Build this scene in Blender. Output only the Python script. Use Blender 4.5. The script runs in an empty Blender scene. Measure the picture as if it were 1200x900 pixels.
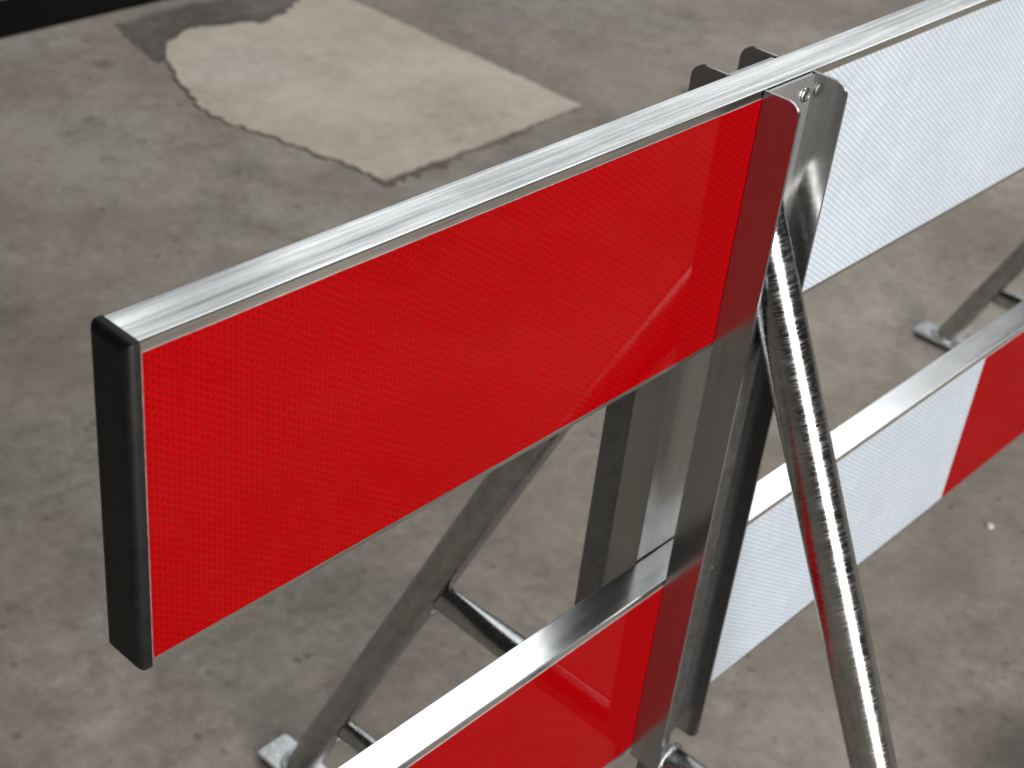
import bpy, bmesh, math, random
from mathutils import Vector, Matrix

random.seed(7)
scene = bpy.context.scene
COL = scene.collection

# ------------------------------------------------------------------ camera
GZ = 1.31                                  # height of the barrier's top edge above the floor
cam_d = bpy.data.cameras.new("camera")
cam = bpy.data.objects.new("camera", cam_d)
COL.objects.link(cam)
yaw, pitch, roll = (0.88849, 0.58823, 0.11924)
fw = Vector((math.sin(yaw) * math.cos(pitch), math.cos(yaw) * math.cos(pitch), -math.sin(pitch)))
rt = Vector((math.cos(yaw), -math.sin(yaw), 0.0))
up = rt.cross(fw)
cx = math.cos(roll) * rt + math.sin(roll) * up
cy = -math.sin(roll) * rt + math.cos(roll) * up
m = Matrix((cx, cy, -fw)).transposed().to_4x4()
m.translation = Vector((-0.43347, -0.62385, 1.79816))
cam.matrix_world = m
cam_d.sensor_width = 36.0
cam_d.lens = 55.049
cam_d.clip_start = 0.02
cam_d.clip_end = 400.0
cam_d.dof.use_dof = True
cam_d.dof.focus_distance = 1.17
cam_d.dof.aperture_fstop = 9.5
scene.camera = cam

# ------------------------------------------------------------------ light: a hall with roof lights and an open gate
world = bpy.data.worlds.new("World")
scene.world = world
world.use_nodes = True
bg = world.node_tree.nodes["Background"]
bg.inputs[0].default_value = (1.0, 0.98, 0.95, 1.0)
bg.inputs[1].default_value = 0.03


def area(name, loc, target, sx, sy, radiance, color):
    d = bpy.data.lights.new(name, 'AREA')
    d.shape = 'RECTANGLE'
    d.size, d.size_y = sx, sy
    d.energy = radiance * math.pi * sx * sy
    d.color = color
    ob = bpy.data.objects.new(name, d)
    COL.objects.link(ob)
    ob.location = loc
    ob.rotation_euler = (Vector(target) - Vector(loc)).to_track_quat('-Z', 'Y').to_euler()
    return ob


COOL, WARM = (0.95, 0.98, 1.0), (1.0, 0.975, 0.94)
ROOF = 6.3
area("gate_light", (-0.75, -5.6, 2.05), (-0.75, 0.0, 2.05), 3.1, 4.0, 12.0, WARM)
area("roof_light_main", (5.4, 0.9, ROOF), (5.4, 0.9, 0), 7.6, 7.2, 2.2, COOL)
area("window_light", (7.0, -3.9, 4.3), (0.6, 0.0, 0.9), 4.2, 2.2, 3.2, COOL)
for x in (3.6, 6.6, 9.6, 12.6, 15.6):
    area("roof_light", (x, 6.6, ROOF), (x, 6.6, 0), 2.1, 3.0, 1.7, COOL)

scene.view_settings.view_transform = 'Standard'
scene.view_settings.look = 'None'
scene.view_settings.gamma = 1.0
scene.view_settings.use_curve_mapping = False
scene.view_settings.exposure = 0.0
scene.render.engine = 'CYCLES'
scene.cycles.use_denoising = True
scene.cycles.use_adaptive_sampling = True
scene.cycles.adaptive_threshold = 0.02
scene.cycles.max_bounces = 7
scene.cycles.glossy_bounces = 6
scene.cycles.caustics_reflective = True
scene.cycles.blur_glossy = 0.3
scene.cycles.sample_clamp_indirect = 8.0


# ------------------------------------------------------------------ node helpers
class NT:
    def __init__(self, name):
        self.mat = bpy.data.materials.new(name)
        self.mat.use_nodes = True
        self.t = self.mat.node_tree
        self.b = self.t.nodes["Principled BSDF"]

    def n(self, typ, **kw):
        nd = self.t.nodes.new(typ)
        for k, v in kw.items():
            setattr(nd, k, v)
        return nd

    def link(self, a, b):
        self.t.links.new(a, b)

    def setv(self, **kw):
        for k, v in kw.items():
            self.b.inputs[k.replace('_', ' ')].default_value = v

    def coord(self, scale=(1, 1, 1), loc=(0, 0, 0)):
        tc = self.n("ShaderNodeTexCoord")
        mp = self.n("ShaderNodeMapping")
        mp.inputs["Scale"].default_value = scale
        mp.inputs["Location"].default_value = loc
        self.link(tc.outputs["Object"], mp.inputs["Vector"])
        return mp.outputs["Vector"]

    def noise(self, vec, scale, detail=4.0, rough=0.55, dist=0.0):
        nd = self.n("ShaderNodeTexNoise")
        self.link(vec, nd.inputs["Vector"])
        nd.inputs["Scale"].default_value = scale
        nd.inputs["Detail"].default_value = detail
        nd.inputs["Roughness"].default_value = rough
        nd.inputs["Distortion"].default_value = dist
        return nd.outputs["Fac"]

    def ramp(self, fac, stops, interp='LINEAR'):
        nd = self.n("ShaderNodeValToRGB")
        nd.color_ramp.interpolation = interp
        el = nd.color_ramp.elements
        while len(el) < len(stops):
            el.new(0.5)
        for e, (p, c) in zip(el, stops):
            e.position = p
            e.color = c if len(c) == 4 else (*c, 1.0)
        self.link(fac, nd.inputs["Fac"])
        return nd.outputs["Color"]

    def mr(self, fac, a, b, c, d, clamp=True):
        nd = self.n("ShaderNodeMapRange")
        nd.clamp = clamp
        self.link(fac, nd.inputs["Value"])
        for i, v in zip(range(1, 5), (a, b, c, d)):
            nd.inputs[i].default_value = v
        return nd.outputs[0]

    def mix(self, fac, a, b, blend='MIX'):
        nd = self.n("ShaderNodeMix", data_type='RGBA', blend_type=blend)
        for sock, v in ((nd.inputs["Factor"], fac), (nd.inputs["A"], a), (nd.inputs["B"], b)):
            pass
        self._set(nd.inputs[0], fac)
        self._set(nd.inputs[6], a)
        self._set(nd.inputs[7], b)
        return nd.outputs[2]

    def _set(self, sock, v):
        if hasattr(v, "is_output") or isinstance(v, bpy.types.NodeSocket):
            self.link(v, sock)
        else:
            sock.default_value = v if not isinstance(v, tuple) or len(v) == 4 else (*v, 1.0)

    def math(self, op, a, b=None, c=None):
        nd = self.n("ShaderNodeMath", operation=op)
        for i, v in enumerate((a, b, c)):
            if v is not None:
                self._set(nd.inputs[i], v)
        return nd.outputs[0]

    def vmath(self, op, a, b=None):
        nd = self.n("ShaderNodeVectorMath", operation=op)
        for i, v in enumerate((a, b)):
            if v is None:
                continue
            if isinstance(v, tuple):
                nd.inputs[i].default_value = v
            else:
                self.link(v, nd.inputs[i])
        return nd.outputs["Value"] if op in ('DOT_PRODUCT', 'LENGTH') else nd.outputs["Vector"]

    def bump(self, h, strength, dist):
        nd = self.n("ShaderNodeBump")
        nd.inputs["Strength"].default_value = strength
        nd.inputs["Distance"].default_value = dist
        self.link(h, nd.inputs["Height"])
        self.link(nd.outputs["Normal"], self.b.inputs["Normal"])


# ------------------------------------------------------------------ materials
def mat_aluminium(name, base, rough, streak, contrast, metallic=1.0):
    """mill finished aluminium; extrusion and brush lines run along one local axis"""
    k = NT(name)
    k.setv(Metallic=metallic)
    s = [9.0, 420.0, 420.0] if streak == 'x' else [420.0, 420.0, 9.0]
    fine = k.noise(k.coord(tuple(s)), 1.0, 5.0, 0.65)
    s2 = [3.0, 95.0, 95.0] if streak == 'x' else [95.0, 95.0, 3.0]
    wide = k.noise(k.coord(tuple(s2), (3, 7, 1)), 1.0, 3.0, 0.5)
    blot = k.noise(k.coord((7, 16, 16), (1, 2, 5)), 1.0, 4.0, 0.6, 0.5)
    tone = k.math('ADD', k.math('MULTIPLY', wide, 0.6), k.math('MULTIPLY', fine, 0.4))
    col = k.ramp(tone, [(0.38, tuple(c * (1 - contrast) for c in base)), (0.60, base)])
    col = k.mix(k.mr(blot, 0.45, 0.75, 0.0, 0.35), col, tuple(min(1, c * 1.12) for c in base))
    k.link(col, k.b.inputs["Base Color"])
    k.link(k.mr(k.math('ADD', tone, k.math('MULTIPLY', blot, 0.7)), 0.55, 1.15, rough * 1.35, rough * 0.7), k.b.inputs["Roughness"])
    k.bump(tone, 0.10, 0.0006)
    return k.mat


def mat_galv(name, axis='z', base=(0.43, 0.44, 0.44), rough=0.18, metallic=1.0, bump=0.17):
    """hot dip galvanised tube, drawn marks running round the tube"""
    k = NT(name)
    k.setv(Metallic=metallic)
    sc = (75, 75, 620)
    tick = k.noise(k.coord(sc), 1.0, 3.0, 0.6, 0.2)
    sc2 = (30, 30, 90)
    tick2 = k.noise(k.coord(sc2, (4, 1, 2)), 1.0, 3.0, 0.6, 0.6)
    spang = k.noise(k.coord((60, 60, 40), (9, 2, 3)), 1.0, 3.0, 0.6)
    col = k.ramp(spang, [(0.3, tuple(c * 0.78 for c in base)), (0.7, tuple(min(1, c * 1.12) for c in base))])
    dark = k.mr(tick, 0.28, 0.42, 0.25, 0.0)
    col = k.mix(dark, col, tuple(c * 0.45 for c in base))
    k.link(col, k.b.inputs["Base Color"])
    k.link(k.mr(k.math('ADD', tick, k.math('MULTIPLY', spang, 0.3)), 0.50, 0.84, rough * 0.6, rough * 1.9), k.b.inputs["Roughness"])
    k.bump(k.math('ADD', k.math('MULTIPLY', tick, 0.5), k.math('MULTIPLY', tick2, 0.4)), bump, 0.0022)
    return k.mat


def mat_weld():
    k = NT("galvanised weld bead")
    k.setv(Metallic=1.0, Roughness=0.22)
    nz = k.noise(k.coord((1, 1, 1)), 420.0, 4.0, 0.6)
    k.link(k.ramp(nz, [(0.3, (0.42, 0.43, 0.44)), (0.7, (0.74, 0.75, 0.76))]), k.b.inputs["Base Color"])
    k.bump(nz, 0.8, 0.002)
    return k.mat


def mat_film(name, cell, seam, rough, coat):
    """retroreflective sheeting: staggered cells of 6 mm with paler seams"""
    k = NT(name)
    tc = k.n("ShaderNodeTexCoord")
    sep = k.n("ShaderNodeSeparateXYZ")
    k.link(tc.outputs["Object"], sep.inputs[0])
    wob = k.noise(k.coord((1, 1, 1)), 3.0, 2.0)
    u = k.math('DIVIDE', k.math('ADD', sep.outputs[2], 3.0), 0.0061)
    v = k.math('DIVIDE', k.math('ADD', sep.outputs[0], 3.0), 0.00497)
    cmb = k.n("ShaderNodeCombineXYZ")
    k.link(u, cmb.inputs[0])
    k.link(v, cmb.inputs[1])
    r = (1.0, 1.7320508, 1.0)
    h = (0.5, 0.8660254, 0.5)

    def cellpos(vec):
        mm = k.vmath('SUBTRACT', k.vmath('MODULO', vec, r), h)
        fl = k.vmath('MULTIPLY', mm, (1.0, 1.0, 0.0))
        return fl
    a = cellpos(cmb.outputs[0])
    b = cellpos(k.vmath('ADD', cmb.outputs[0], h))
    la, lb = k.vmath('LENGTH', a), k.vmath('LENGTH', b)
    less = k.math('LESS_THAN', la, lb)
    mixn = k.n("ShaderNodeMix", data_type='VECTOR')
    k.link(less, mixn.inputs[0])
    k.link(b, mixn.inputs[4])
    k.link(a, mixn.inputs[5])
    g = k.vmath('ABSOLUTE', mixn.outputs[1])
    gs = k.n("ShaderNodeSeparateXYZ")
    k.link(g, gs.inputs[0])
    d = k.math('MAXIMUM', gs.outputs[0], k.vmath('DOT_PRODUCT', g, (0.5, 0.8660254, 0.0)))
    edge = k.mr(d, 0.30, 0.47, 0.0, 1.0)
    tone = k.noise(k.coord((1, 1, 1), (2, 0, 1)), 900.0, 2.0)
    big = k.noise(k.coord((1, 1, 1), (5, 0, 1)), 6.0, 3.0)
    c1 = k.mix(k.mr(tone, 0.3, 0.7, 0.0, 0.35), cell, tuple(c * 0.86 for c in cell))
    jit = k.noise(k.coord((1, 1, 1), (8, 0, 4)), 55.0, 3.0, 0.6)
    col = k.mix(k.math('MULTIPLY', edge, k.mr(jit, 0.3, 0.7, 0.6, 1.0)), c1, seam)
    col = k.mix(k.mr(big, 0.35, 0.7, 0.0, 0.22), col, tuple(c * 0.72 for c in cell))
    # thin film of dust and a few fine scuffs
    dust = k.noise(k.coord((1, 1, 1), (3, 6, 4)), 14.0, 6.0, 0.65, 0.5)
    col = k.mix(k.mr(dust, 0.5, 0.85, 0.0, 0.05), col, tuple(0.25 * c for c in cell))
    scr = k.n("ShaderNodeTexNoise")
    k.link(k.coord((30, 1, 260), (0, 0, 3)), scr.inputs["Vector"])
    scr.inputs["Scale"].default_value = 1.0
    scr.inputs["Detail"].default_value = 2.0
    col = k.mix(k.mr(scr.outputs["Fac"], 0.74, 0.80, 0.0, 0.14), col, tuple(min(1.0, c * 1.25 + 0.03) for c in seam))
    k.link(col, k.b.inputs["Base Color"])
    k.setv(Roughness=rough, Coat_Weight=coat, Coat_IOR=1.5)
    k.link(k.mr(dust, 0.35, 0.75, 0.015, 0.045), k.b.inputs["Coat Roughness"])
    k.b.inputs["Specular IOR Level"].default_value = 0.0
    k.bump(edge, 0.05, 0.0006)
    return k.mat


def mat_plain(name, col, rough, noise_scale=120.0, var=0.25, bump=0.0, metallic=0.0, spec=0.5):
    k = NT(name)
    nz = k.noise(k.coord(), noise_scale, 4.0, 0.6)
    k.link(k.ramp(nz, [(0.3, tuple(c * (1 - var) for c in col)), (0.7, tuple(min(1, c * (1 + var)) for c in col))]), k.b.inputs["Base Color"])
    k.setv(Roughness=rough, Metallic=metallic)
    k.b.inputs["Specular IOR Level"].default_value = spec
    if bump:
        k.bump(nz, bump, 0.001)
    return k.mat


def mat_concrete(name, dark, mid, light, seed, spots=True, dark_spot=None):
    k = NT(name)
    big = k.noise(k.coord((1, 1, 1), (seed, 1, 0)), 0.9, 6.0, 0.62, 0.2)
    med = k.noise(k.coord((1, 1, 1), (seed, 5, 2)), 3.6, 8.0, 0.68, 0.25)
    fine = k.noise(k.coord((1, 1, 1), (seed, 9, 4)), 42.0, 6.0, 0.65)
    grain = k.noise(k.coord((1, 1, 1), (seed, 3, 8)), 380.0, 3.0, 0.6)
    mid2 = k.noise(k.coord((1, 1, 1), (seed, 4, 6)), 17.0, 7.0, 0.72, 0.1)
    t = k.math('ADD', k.math('MULTIPLY', big, 0.30), k.math('ADD', k.math('MULTIPLY', med, 0.33), k.math('ADD', k.math('MULTIPLY', mid2, 0.21), k.math('MULTIPLY', fine, 0.20))))
    col = k.ramp(t, [(0.40, dark), (0.50, mid), (0.60, light)])
    hue = k.noise(k.coord((1, 1, 1), (seed, 7, 3)), 2.2, 4.0, 0.6)
    col = k.mix(k.mr(hue, 0.4, 0.65, 0.0, 0.35), col, tuple(m * f for m, f in zip(mid, (1.12, 1.0, 0.86))))
    if spots:
        vor = k.n("ShaderNodeTexVoronoi", feature='F1')
        k.link(k.coord((1, 1, 1), (seed, 2, 0)), vor.inputs["Vector"])
        vor.inputs["Scale"].default_value = 2.6
        nz = k.noise(k.coord(), 30.0, 3.0)
        dd = k.math('ADD', vor.outputs["Distance"], k.math('MULTIPLY', nz, 0.10))
        col = k.mix(k.mr(dd, 0.10, 0.16, 0.5, 0.0), col, tuple(c * 0.45 for c in dark))
        pit = k.n("ShaderNodeTexVoronoi", feature='F1')
        k.link(k.coord((1, 1, 1), (seed, 6, 0)), pit.inputs["Vector"])
        pit.inputs["Scale"].default_value = 24.0
        pk = k.mr(k.noise(k.coord((1, 1, 1), (6, 1, seed)), 9.0, 3.0), 0.50, 0.62, 0.0, 0.6)
        col = k.mix(k.math('MULTIPLY', k.mr(pit.outputs["Distance"], 0.10, 0.24, 1.0, 0.0), pk), col, tuple(c * 0.55 for c in dark))
        crk = k.n("ShaderNodeTexVoronoi", feature='DISTANCE_TO_EDGE')
        crk.inputs["Scale"].default_value = 0.8
        dist = k.n("ShaderNodeTexNoise")
        k.link(k.coord(), dist.inputs["Vector"])
        dist.inputs["Scale"].default_value = 4.0
        dist.inputs["Detail"].default_value = 5.0
        k.link(k.vmath('ADD', k.coord((1, 1, 1), (seed, 2, 6)), k.vmath('MULTIPLY', dist.outputs["Color"], (0.35, 0.35, 0.35))), crk.inputs["Vector"])
        brk = k.mr(k.noise(k.coord((1, 1, 1), (1, 1, seed)), 2.0, 3.0), 0.48, 0.56, 0.0, 1.0)
        cf = k.math('MULTIPLY', k.mr(crk.outputs["Distance"], 0.0, 0.012, 0.22, 0.0), brk)
        col = k.mix(cf, col, tuple(c * 0.5 for c in dark))
    if dark_spot:
        gx, gy, gr = dark_spot  # base colour darkens smoothly towards one round spot
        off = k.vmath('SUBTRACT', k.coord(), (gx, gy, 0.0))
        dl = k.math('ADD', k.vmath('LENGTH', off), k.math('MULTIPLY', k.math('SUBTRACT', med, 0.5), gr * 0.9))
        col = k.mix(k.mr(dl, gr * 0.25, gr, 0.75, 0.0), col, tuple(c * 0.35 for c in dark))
    col = k.mix(k.mr(grain, 0.35, 0.75, 0.0, 0.3), col, tuple(c * 0.7 for c in mid))
    k.link(col, k.b.inputs["Base Color"])
    k.link(k.mr(t, 0.35, 0.65, 0.72, 0.9), k.b.inputs["Roughness"])
    k.b.inputs["Specular IOR Level"].default_value = 0.35
    k.bump(k.math('ADD', k.math('MULTIPLY', fine, 0.6), k.math('MULTIPLY', grain, 0.4)), 0.4, 0.004)
    return k.mat


M = {
    'alu_upper': mat_aluminium("mill finish aluminium worn", (0.84, 0.84, 0.83), 0.20, 'x', 0.60),
    'alu_lower': mat_aluminium("mill finish aluminium clean", (0.86, 0.86, 0.86), 0.20, 'x', 0.12),
    'alu_channel': mat_aluminium("brushed aluminium channel", (0.40, 0.40, 0.395), 0.20, 'z', 0.15, 0.92),
    'galv': mat_galv("galvanised steel tube"),
    'galv_bar': mat_galv("galvanised steel bar", base=(0.24, 0.25, 0.26), rough=0.3),
    'alu_web_lit': mat_aluminium("channel aluminium lit web", (0.72, 0.73, 0.74), 0.26, 'z', 0.10, 0.82),  # paler copy of the channel aluminium, reflected light put into its colour
    'galv_dull': mat_galv("dull zinc plate", base=(0.60, 0.61, 0.61), rough=0.24, metallic=0.55, bump=0.2),
    'weld': mat_weld(),
    'red': mat_film("red retroreflective film", (0.265, 0.0, 0.0), (0.41, 0.0, 0.005), 0.45, 0.34),
    'white': mat_film("white retroreflective film", (0.43, 0.485, 0.56), (0.79, 0.86, 0.945), 0.40, 0.6),
    'film_edge': mat_plain("cut film edge", (0.75, 0.68, 0.66), 0.5),
    'rubber': mat_plain("black plastic cap", (0.005, 0.005, 0.0052), 0.50, 90.0, 0.8, 0.15, 0.0, 0.35),
    'pad': mat_plain("black rubber pad", (0.012, 0.012, 0.012), 0.7),
    'rivet': mat_plain("rivet steel", (0.55, 0.55, 0.56), 0.30, 200, 0.1, 0.0, 1.0),
    'hole': mat_plain("rivet core", (0.01, 0.01, 0.01), 0.6),
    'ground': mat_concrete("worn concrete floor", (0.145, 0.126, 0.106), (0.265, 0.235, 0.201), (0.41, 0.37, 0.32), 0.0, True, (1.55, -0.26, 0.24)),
    'patch': mat_concrete("pale repair concrete", (0.33, 0.285, 0.235), (0.51, 0.45, 0.375), (0.66, 0.59, 0.505), 11.0, False),
    'darkpatch': mat_concrete("dark bitumen repair", (0.055, 0.049, 0.043), (0.12, 0.107, 0.092), (0.24, 0.215, 0.185), 5.0, False),
    'mat': mat_plain("matte black", (0.005, 0.0045, 0.004), 0.9, 60, 0.3, 0.3, 0.0, 0.08),
    'stone': mat_plain("pale chip of stone", (0.8, 0.78, 0.75), 0.7, 200, 0.2, 0.4),
}


# ------------------------------------------------------------------ mesh helpers
def link(name, mesh, mats, parent=None, smooth=None):
    o = bpy.data.objects.new(name, mesh)
    for mm in (mats if isinstance(mats, (list, tuple)) else [mats]):
        mesh.materials.append(mm)
    COL.objects.link(o)
    if parent:
        o.parent = parent
    if smooth is not None:
        for p in mesh.polygons:
            p.use_smooth = True
        if smooth == 40:                     # bevelled boxes: only the bevels are smooth
            mx = max(p.area for p in mesh.polygons)
            for p in mesh.polygons:
                if p.area > 0.04 * mx:
                    p.use_smooth = False
        if smooth < 180:
            mesh.set_sharp_from_angle(angle=math.radians(smooth))
    return o


def finish(bm, name):
    bmesh.ops.recalc_face_normals(bm, faces=bm.faces)
    me = bpy.data.meshes.new(name)
    bm.to_mesh(me)
    bm.free()
    return me


def empty(name, loc=(0, 0, 0), parent=None):
    o = bpy.data.objects.new(name, None)
    o.empty_display_size = 0.1
    o.location = loc
    COL.objects.link(o)
    if parent:
        o.parent = parent
    return o


def box_bm(x0, x1, y0, y1, z0, z1, bev=0.0, seg=2):
    bm = bmesh.new()
    vs = [bm.verts.new(p) for p in ((x0, y0, z0), (x1, y0, z0), (x1, y1, z0), (x0, y1, z0),
                                    (x0, y0, z1), (x1, y0, z1), (x1, y1, z1), (x0, y1, z1))]
    for f in ((0, 3, 2, 1), (4, 5, 6, 7), (0, 1, 5, 4), (1, 2, 6, 5), (2, 3, 7, 6), (3, 0, 4, 7)):
        bm.faces.new([vs[i] for i in f])
    if bev:
        bmesh.ops.bevel(bm, geom=list(bm.edges), offset=bev, segments=seg, profile=0.5, affect='EDGES')
    return bm


def prism(bm, poly, axis, a, b):
    """extrude a closed 2-D outline along an axis between a and b"""
    def P(u, v, w):
        return {'x': (w, u, v), 'y': (u, w, v), 'z': (u, v, w)}[axis]
    A = [bm.verts.new(P(u, v, a)) for u, v in poly]
    B = [bm.verts.new(P(u, v, b)) for u, v in poly]
    n = len(poly)
    bm.faces.new(A[::-1])
    bm.faces.new(B)
    for i in range(n):
        j = (i + 1) % n
        bm.faces.new((A[i], A[j], B[j], B[i]))
    return bm


def arc(cx_, cy_, r, a0, a1, n):
    return [(cx_ + r * math.cos(math.radians(a0 + (a1 - a0) * i / n)), cy_ + r * math.sin(math.radians(a0 + (a1 - a0) * i / n))) for i in range(n + 1)]


# ------------------------------------------------------------------ the setting
bm = bmesh.new()
s = 60.0
vs = [bm.verts.new(p) for p in ((-s, -s, 0), (s, -s, 0), (s, s, 0), (-s, s, 0))]
bm.faces.new(vs)
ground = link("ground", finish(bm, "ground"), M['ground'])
ground["kind"] = "structure"


def jitter_outline(pts, step, amp):
    out = []
    n = len(pts)
    for i in range(n):
        a, b = Vector(pts[i][:2]), Vector(pts[(i + 1) % n][:2])
        k = max(1, int((b - a).length / step))
        for j in range(k):
            p = a.lerp(b, j / k)
            w = pts[i][2] if len(pts[i]) > 2 else 1.0
            out.append((p.x + random.uniform(-amp, amp) * w, p.y + random.uniform(-amp, amp) * w))
    return out


def sheet(name, pts, thick, mat, z=0.0):
    b = bmesh.new()
    prism(b, pts, 'z', z - 0.02, z + thick)
    return link(name, finish(b, name), mat)


patch_pts = [(2.075, 1.905, .6), (2.41, 1.902, .6), (2.845, 1.910, .5), (2.852, 2.15, .5), (2.850, 2.47, .5), (2.845, 3.02, .5),
             (2.80, 3.06), (2.70, 2.955), (2.60, 2.905), (2.50, 2.872), (2.40, 2.918), (2.30, 2.950), (2.21, 2.935), (2.13, 2.875), (2.070, 2.775),
             (2.030, 2.690), (1.990, 2.580), (1.965, 2.470), (1.968, 2.370), (2.005, 2.285), (2.022, 2.190), (2.045, 2.09), (2.064, 2.0)]
outline = jitter_outline(patch_pts, 0.02, 0.010)
pc = Vector((2.42, 2.45))
joint = []
for px_, py_ in outline:
    d_ = Vector((px_, py_)) - pc
    joint.append(tuple(pc + d_ * (1 + (random.uniform(0.001, 0.010) if py_ > 1.95 or px_ > 2.62 else random.uniform(0.005, 0.05)) / d_.length)))
o = sheet("patch_joint", joint, 0.0022, M['darkpatch'])
o["kind"] = "structure"
o = sheet("concrete_patch", outline, 0.006, M['patch'])
o["kind"] = "structure"
dark_pts = [(2.07, 2.93), (2.06, 2.80), (2.12, 2.86), (2.26, 2.93), (2.48, 2.855), (2.62, 2.90), (2.82, 3.05), (2.83, 3.14), (2.6, 3.10), (2.35, 3.12), (2.12, 3.10)]
o = sheet("dark_floor_repair", jitter_outline(dark_pts, 0.03, 0.010), 0.002, M['darkpatch'])
o["kind"] = "structure"

# flat black strip standing in for a dark band on the floor
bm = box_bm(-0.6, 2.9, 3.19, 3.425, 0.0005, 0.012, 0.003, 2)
o = link("black_strip", finish(bm, "black_strip"), M['mat'], None, 40)
o["label"] = "long black band on the concrete at the top left corner"
o["category"] = "rubber strip"  # flat black strip standing in for a dark band

# pale chip of stone
bm = bmesh.new()
bmesh.ops.create_icosphere(bm, subdivisions=2, radius=0.0075)
for v in bm.verts:
    v.co *= random.uniform(0.9, 1.1)
    v.co.z = max(v.co.z * 0.6, -0.003) + 0.003
o = link("stone_chip", finish(bm, "stone_chip"), M['stone'], None, 60)
o.location = (2.023, 0.161, 0.0)
o["label"] = "tiny pale stone chip on bare concrete below the red stripe of the lower board"
o["category"] = "stone"

# ------------------------------------------------------------------ the barrier
T, H1, GAP, H2 = 0.0348, 0.25, 0.277, 0.2423
XU, W, D = 0.6111, 0.0736, 0.0373
XC = XU + W / 2
ST = 0.6405                                  # stripe length
LEN = ST * 5
Z1 = GZ                                      # top of the upper board
Z2 = GZ - H1 - GAP                           # top of the lower board

barrier = empty("safety_barrier", (0, 0, 0))
barrier["label"] = "two board safety barrier with red and white reflective stripes on galvanised folding legs"
barrier["category"] = "barrier"


def board(ztop, h, mat, label):
    # hollow extrusion: rounded edges and shallow drawn steps along the top face
    r = 0.0012
    yz = []
    z0, z1 = ztop - h, ztop
    yz += arc(r, z0 + r, r, 180, 270, 3)
    yz += arc(T - r, z0 + r, r, 270, 360, 3)
    yz += arc(T - r, z1 - r, r, 0, 90, 3)
    yz += arc(r, z1 - r, r, 90, 180, 3)
    b_ = bmesh.new()
    prism(b_, yz, 'x', 0.0, LEN)
    o_ = link("board", finish(b_, "board"), mat, barrier)
    o_["label"] = label
    # one film per stripe
    for i in range(5):
        x0 = i * ST + (0.0016 if i == 0 else 0.0)
        x1 = (i + 1) * ST - (0.0016 if i == 4 else 0.0004)
        fb = bmesh.new()
        ztf, zbf = z1 - 0.0082, z0 + 0.0058
        # slightly uneven cut along the long edges
        n = 40
        top = [(x0 + (x1 - x0) * k / n, ztf + random.uniform(-.00012, .00012)) for k in range(n + 1)]
        bot = [(x0 + (x1 - x0) * k / n, zbf + random.uniform(-.00012, .00012)) for k in range(n + 1)]
        for k in range(n):
            q = [bot[k], bot[k + 1], top[k + 1], top[k]]
            f0 = [fb.verts.new((p[0], -0.0005, p[1])) for p in q]
            fb.faces.new(f0)
        bmesh.ops.remove_doubles(fb, verts=fb.verts, dist=1e-6)
        front = list(fb.faces)
        ex = bmesh.ops.extrude_face_region(fb, geom=front)
        for v in [g for g in ex["geom"] if isinstance(g, bmesh.types.BMVert)]:
            v.co.y = 0.0006
        bmesh.ops.recalc_face_normals(fb, faces=fb.faces)
        for f in fb.faces:
            f.material_index = 0 if abs(f.normal.y) > 0.7 else 1
        fm = link("reflective_film", finish(fb, "reflective_film"), [M['red' if i % 2 == 0 else 'white'], M['film_edge']], o_)
        fm["label"] = "red reflective stripe" if i % 2 == 0 else "white reflective stripe"
    # end caps
    for end in (0, 1):
        cb = bmesh.new()
        rings = []
        for t in [None] + [k * 15 for k in range(7)]:
            if t is None:
                xx, ins = 0.0, 0.0
            else:
                xx = -0.0038 - 0.0060 * math.sin(math.radians(t))
                ins = 0.0062 * (1 - math.cos(math.radians(t)))
            y0_, y1_, w0_, w1_ = -0.0016 + ins, T + 0.0014 - ins, z0 - 0.0016 + ins, z1 + 0.0006 - ins
            rc = 0.0026
            ol = arc(y0_ + rc, w0_ + rc, rc, 180, 270, 4) + arc(y1_ - rc, w0_ + rc, rc, 270, 360, 4) + arc(y1_ - rc, w1_ - rc, rc, 0, 90, 4) + arc(y0_ + rc, w1_ - rc, rc, 90, 180, 4)
            rings.append([cb.verts.new((xx, u_, v_)) for u_, v_ in ol])
        for A, B in zip(rings, rings[1:]):
            for k in range(len(A)):
                cb.faces.new((A[k], A[(k + 1) % len(A)], B[(k + 1) % len(A)], B[k]))
        cb.faces.new(rings[-1])
        cb.faces.new(rings[0][::-1])
        if end:
            bmesh.ops.transform(cb, matrix=Matrix.Translation((LEN, 0, 0)) @ Matrix.Scale(-1, 4, (1, 0, 0)), verts=cb.verts)
        co = link("end_cap", finish(cb, "end_cap"), M['rubber'], o_, 50)
        for p in co.data.polygons:
            if len(p.vertices) > 4:
                p.use_smooth = False
        co["label"] = "black plastic end cap"
    return o_


board(Z1, H1, M['alu_upper'], "upper aluminium board")
board(Z2, H2, M['alu_lower'], "lower aluminium board")


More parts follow.
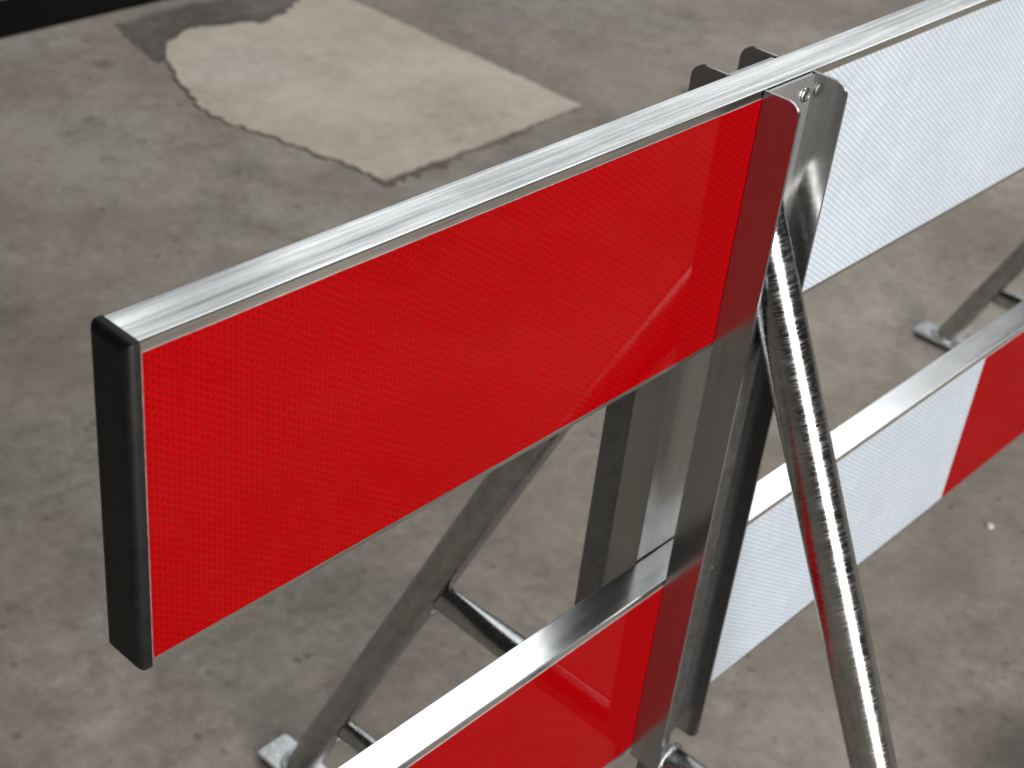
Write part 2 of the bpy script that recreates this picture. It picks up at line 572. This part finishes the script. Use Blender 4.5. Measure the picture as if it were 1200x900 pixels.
def channel(xu, side):
    """U channel with its web on the board; side -1 in front of the boards, +1 behind"""
    zt, zb = Z1 - 0.0005, GZ - 0.777
    th, r = 0.0030, 0.013
    base = 0.0012
    cb = bmesh.new()
    for x in (xu, xu + W - th):
        out = [(base, zb), (D - r, zb)]
        out = [(base, zb)] + arc(D - r, zb + r, r, 270, 360, 8) + arc(D - r, zt - r, r, 0, 90, 8) + [(base, zt)]
        prism(cb, out, 'x', x, x + th)
    prism(cb, [(xu + th, base), (xu + W - th, base), (xu + W - th, base + th), (xu + th, base + th)], 'z', zb + 0.0012, zt - 0.0012)
    sharp = [e for e in cb.edges if len(e.link_faces) == 2 and e.calc_face_angle(0) > 0.9]
    bmesh.ops.bevel(cb, geom=sharp, offset=0.0005, segments=1, affect='EDGES')
    if side < 0:
        mt = Matrix.Scale(-1, 4, (0, 1, 0))
    else:
        mt = Matrix.Translation((0, T, 0))
    bmesh.ops.transform(cb, matrix=mt, verts=cb.verts)
    cm = finish(cb, "upright_channel")
    for p in cm.polygons:
        if p.area > 0.005 and xu + 0.001 < p.center.x < xu + W - 0.001:
            if p.normal.y * side > 0.9:
                p.material_index = 1
    o_ = link("upright_channel", cm, [M['alu_channel'], M['alu_web_lit']], barrier, 30)
    o_["label"] = "bare aluminium channel"
    # blind rivets through the web
    yw = -(base + th) if side < 0 else T + base + th
    for zc in (Z1 - 0.0185, Z2 - 0.03):
        for xr in (0.0255, 0.0605):
            rb = bmesh.new()
            prof = [(0.0040, 0.0), (0.0042, 0.0012), (0.0049, 0.0019), (0.0059, 0.0017), (0.0067, 0.0008), (0.0069, 0.0)]
            n = 20
            rings = [[rb.verts.new((xu + xr + rad * math.cos(2 * math.pi * i / n), yw + side * hh, zc + rad * math.sin(2 * math.pi * i / n))) for i in range(n)] for rad, hh in prof]
            for A, B in zip(rings, rings[1:]):
                for i in range(n):
                    rb.faces.new((A[i], A[(i + 1) % n], B[(i + 1) % n], B[i]))
            core = rb.faces.new([rb.verts.new(v.co + Vector((0, side * 0.0003, 0))) for v in rings[0]])
            me = finish(rb, "rivet")
            for p in me.polygons:
                p.material_index = 1 if len(p.vertices) > 4 else 0
            link("rivet", me, [M['rivet'], M['hole']], o_, 50)
    return o_


def frame(axis):
    ax = Vector(axis).normalized()
    u = Vector((1, 0, 0)) if abs(ax.x) < 0.9 else Vector((0, 1, 0))
    u = (u - ax * u.dot(ax)).normalized()
    v = ax.cross(u)
    if v.z < 0:
        u, v = -u, -v
    return Matrix((u, v, ax)).transposed().to_4x4()


def tube_between(p0, p1, r0, name, mat, parent, n=36, cut0=None, cut1=None, squash=None, rings=14):
    """round tube from p0 to p1 with local z along it; cut0 / cut1 = (point, normal) trim the ends to planes"""
    p0, p1 = Vector(p0), Vector(p1)
    L = (p1 - p0).length
    mw = Matrix.Translation(p0) @ frame(p1 - p0)
    ax = (p1 - p0).normalized()
    tb = bmesh.new()

    def hit(loc, cut, default):
        if not cut:
            return default
        pt, nn = Vector(cut[0]), Vector(cut[1])
        return (pt - mw @ Vector((loc[0], loc[1], 0))).dot(nn) / ax.dot(nn)
    R_ = []
    for rad in (r0, r0 - 0.003):
        lst = []
        for j in range(rings + 1):
            t = j / rings
            su, sv = squash(t) if squash else (1.0, 1.0)
            ring = []
            for i in range(n):
                a = 2 * math.pi * i / n
                lx, ly = rad * su * math.cos(a), rad * sv * math.sin(a)
                k0, k1 = hit((lx, ly), cut0, 0.0), hit((lx, ly), cut1, L)
                ring.append(tb.verts.new((lx, ly, k0 + (k1 - k0) * t)))
            lst.append(ring)
        R_.append(lst)
    out, inn = R_
    for lst in (out, inn):
        for A, B in zip(lst, lst[1:]):
            for i in range(n):
                tb.faces.new((A[i], A[(i + 1) % n], B[(i + 1) % n], B[i]))
    for e in (0, -1):
        for i in range(n):
            tb.faces.new((out[e][i], out[e][(i + 1) % n], inn[e][(i + 1) % n], inn[e][i]))
    o_ = link(name, finish(tb, name), mat, parent, 50)
    o_.matrix_local = mw
    return o_


def weld_ring(centre, axis, rx, ry, parent, fat=0.0032, a0=0.0, a1=360.0):
    """lumpy bead round a joint; 90 degrees is the top"""
    wb = bmesh.new()
    n, k_ = 44, 8
    full = a1 - a0 > 359
    rings = []
    for i in range(n):
        a = math.radians(a0 + (a1 - a0) * i / (n if full else n - 1))
        f = fat * random.uniform(0.7, 1.3) * (1.0 if full else (0.25 + 0.75 * math.sin(math.pi * i / (n - 1)) ** 0.5))
        c = Vector((rx * math.cos(a), ry * math.sin(a), 0))
        d_ = Vector((math.cos(a), math.sin(a), 0))
        rings.append([wb.verts.new(c + d_ * (f * math.cos(2 * math.pi * j / k_)) + Vector((0, 0, f * 1.2 * math.sin(2 * math.pi * j / k_)))) for j in range(k_)])
    if not full:
        wb.faces.new(rings[0])
        wb.faces.new(rings[-1])
    for i in range(n if full else n - 1):
        A, B = rings[i], rings[(i + 1) % n]
        for j in range(k_):
            wb.faces.new((A[j], A[(j + 1) % k_], B[(j + 1) % k_], B[j]))
    o_ = link("weld_bead", finish(wb, "weld_bead"), M['weld'], parent, 180)
    o_.matrix_local = Matrix.Translation(Vector(centre)) @ frame(axis)
    return o_


RT = 0.0224       # sloping tube radius
RB = 0.0192       # brace radius


def leg(xc, side):
    """folding leg: upright bar in the channel, sloping tube, two braces, foot plate"""
    root = empty("folding_leg", (xc, 0, 0), barrier)
    root["label"] = "galvanised folding leg"
    y0 = 0.0 if side < 0 else T
    if side < 0:
        ya = lambda z: -0.5035 * ((GZ - z) - 0.128)
    else:
        ya = lambda z: -0.006 + 0.445 * (GZ - z)
    ztop = GZ - 0.10 if side > 0 else GZ - 0.12
    zend = 0.022
    cutv = y0 + side * 0.0046
    tube_between((0, ya(ztop), ztop), (0, ya(zend), zend), RT, "sloping_tube", M['galv'], root, n=48, cut0=((0, cutv, 0), (0, 1, 0)), rings=30)
    # upright bar
    if side < 0:
        b_ = box_bm(-0.0265, -0.003, -0.0275, -0.0046, 0.135, GZ - 0.17, 0.003, 3)
        pl = bmesh.new()
        prism(pl, [(-0.0045, GZ - 0.752), (-0.018, GZ - 0.752), (-0.030, GZ - 0.738), (-0.030, GZ - 0.20), (-0.0045, GZ - 0.16)], 'x', -0.0300, -0.0010)
        bmesh.ops.bevel(pl, geom=list(pl.edges), offset=0.0012, segments=2, affect='EDGES')
        link("hinge_sleeve", finish(pl, "hinge_sleeve"), M['galv_bar'], root, 40)
        yb = -0.0275
    else:
        b_ = box_bm(-0.0345, 0.0345, T + 0.0046 + 0.03, 0.1065, 0.135, GZ - 0.17, 0.003, 3)
        yb = 0.1065
    link("upright_bar", finish(b_, "upright_bar"), M['galv_bar'], root, 40)

    # braces, flattened where they meet the sloping tube
    for zb in (GZ - 0.792, GZ - 1.142):
        ta = Vector((0, ya(zb) - ya(zb + 1), -1)).normalized()          # down along the sloping tube
        nn = Vector((0, ta.z, -ta.y))
        if nn.y * side > 0:
            nn = -nn                                                    # from the tube towards the bar
        cp = Vector((0, ya(zb), zb)) + nn * (RT - 0.0012)

        def sq(t):
            e = max(0.0, (t - 0.45) / 0.55)
            e = e * e * (3 - 2 * e)
            return (1 - 0.40 * e, 1 + 0.14 * e)
        yt = ya(zb) - side * RT
        tube_between((0, yb - side * 0.002, zb), (0, yt, zb), RB, "brace", M['galv'], root, n=36, cut1=(cp, nn), squash=sq, rings=18)
        weld_ring(cp + nn * 0.001, -nn, RB * 0.62, RB * 1.26, root, 0.0034, 35.0, 150.0)
        weld_ring(cp + nn * 0.001, -nn, RB * 0.62, RB * 1.26, root, 0.0024, 225.0, 315.0)
        weld_ring((0, yb + side * 0.001, zb), (0, 1, 0), RB * 1.02, RB * 1.02, root)

    # foot plate and pad
    yf = ya(0.012)
    fb = bmesh.new()
    prism(fb, [(-0.028, yf - 0.062), (0.028, yf - 0.062), (0.028, yf + 0.062), (-0.028, yf + 0.062)], 'z', 0.0105, 0.0185)
    bmesh.ops.bevel(fb, geom=list(fb.edges), offset=0.0014, segments=2, affect='EDGES')
    link("foot_plate", finish(fb, "foot_plate"), M['galv_dull'], root, 40)
    pb = box_bm(-0.025, 0.025, yf - 0.057, yf + 0.057, 0.0004, 0.0104, 0.002, 2)
    po = link("rubber_pad", finish(pb, "rubber_pad"), M['pad'], root, 40)
    po["label"] = "black rubber pad"
    weld_ring((0, yf, 0.0195), (0, 0, 1), RT * 1.02, RT * 1.12, root)
    return root


for xu in (XU, LEN - XU - W):
    channel(xu, -1)
    channel(xu, 1)
    leg(xu + W / 2, -1)
    leg(xu + W / 2, 1)
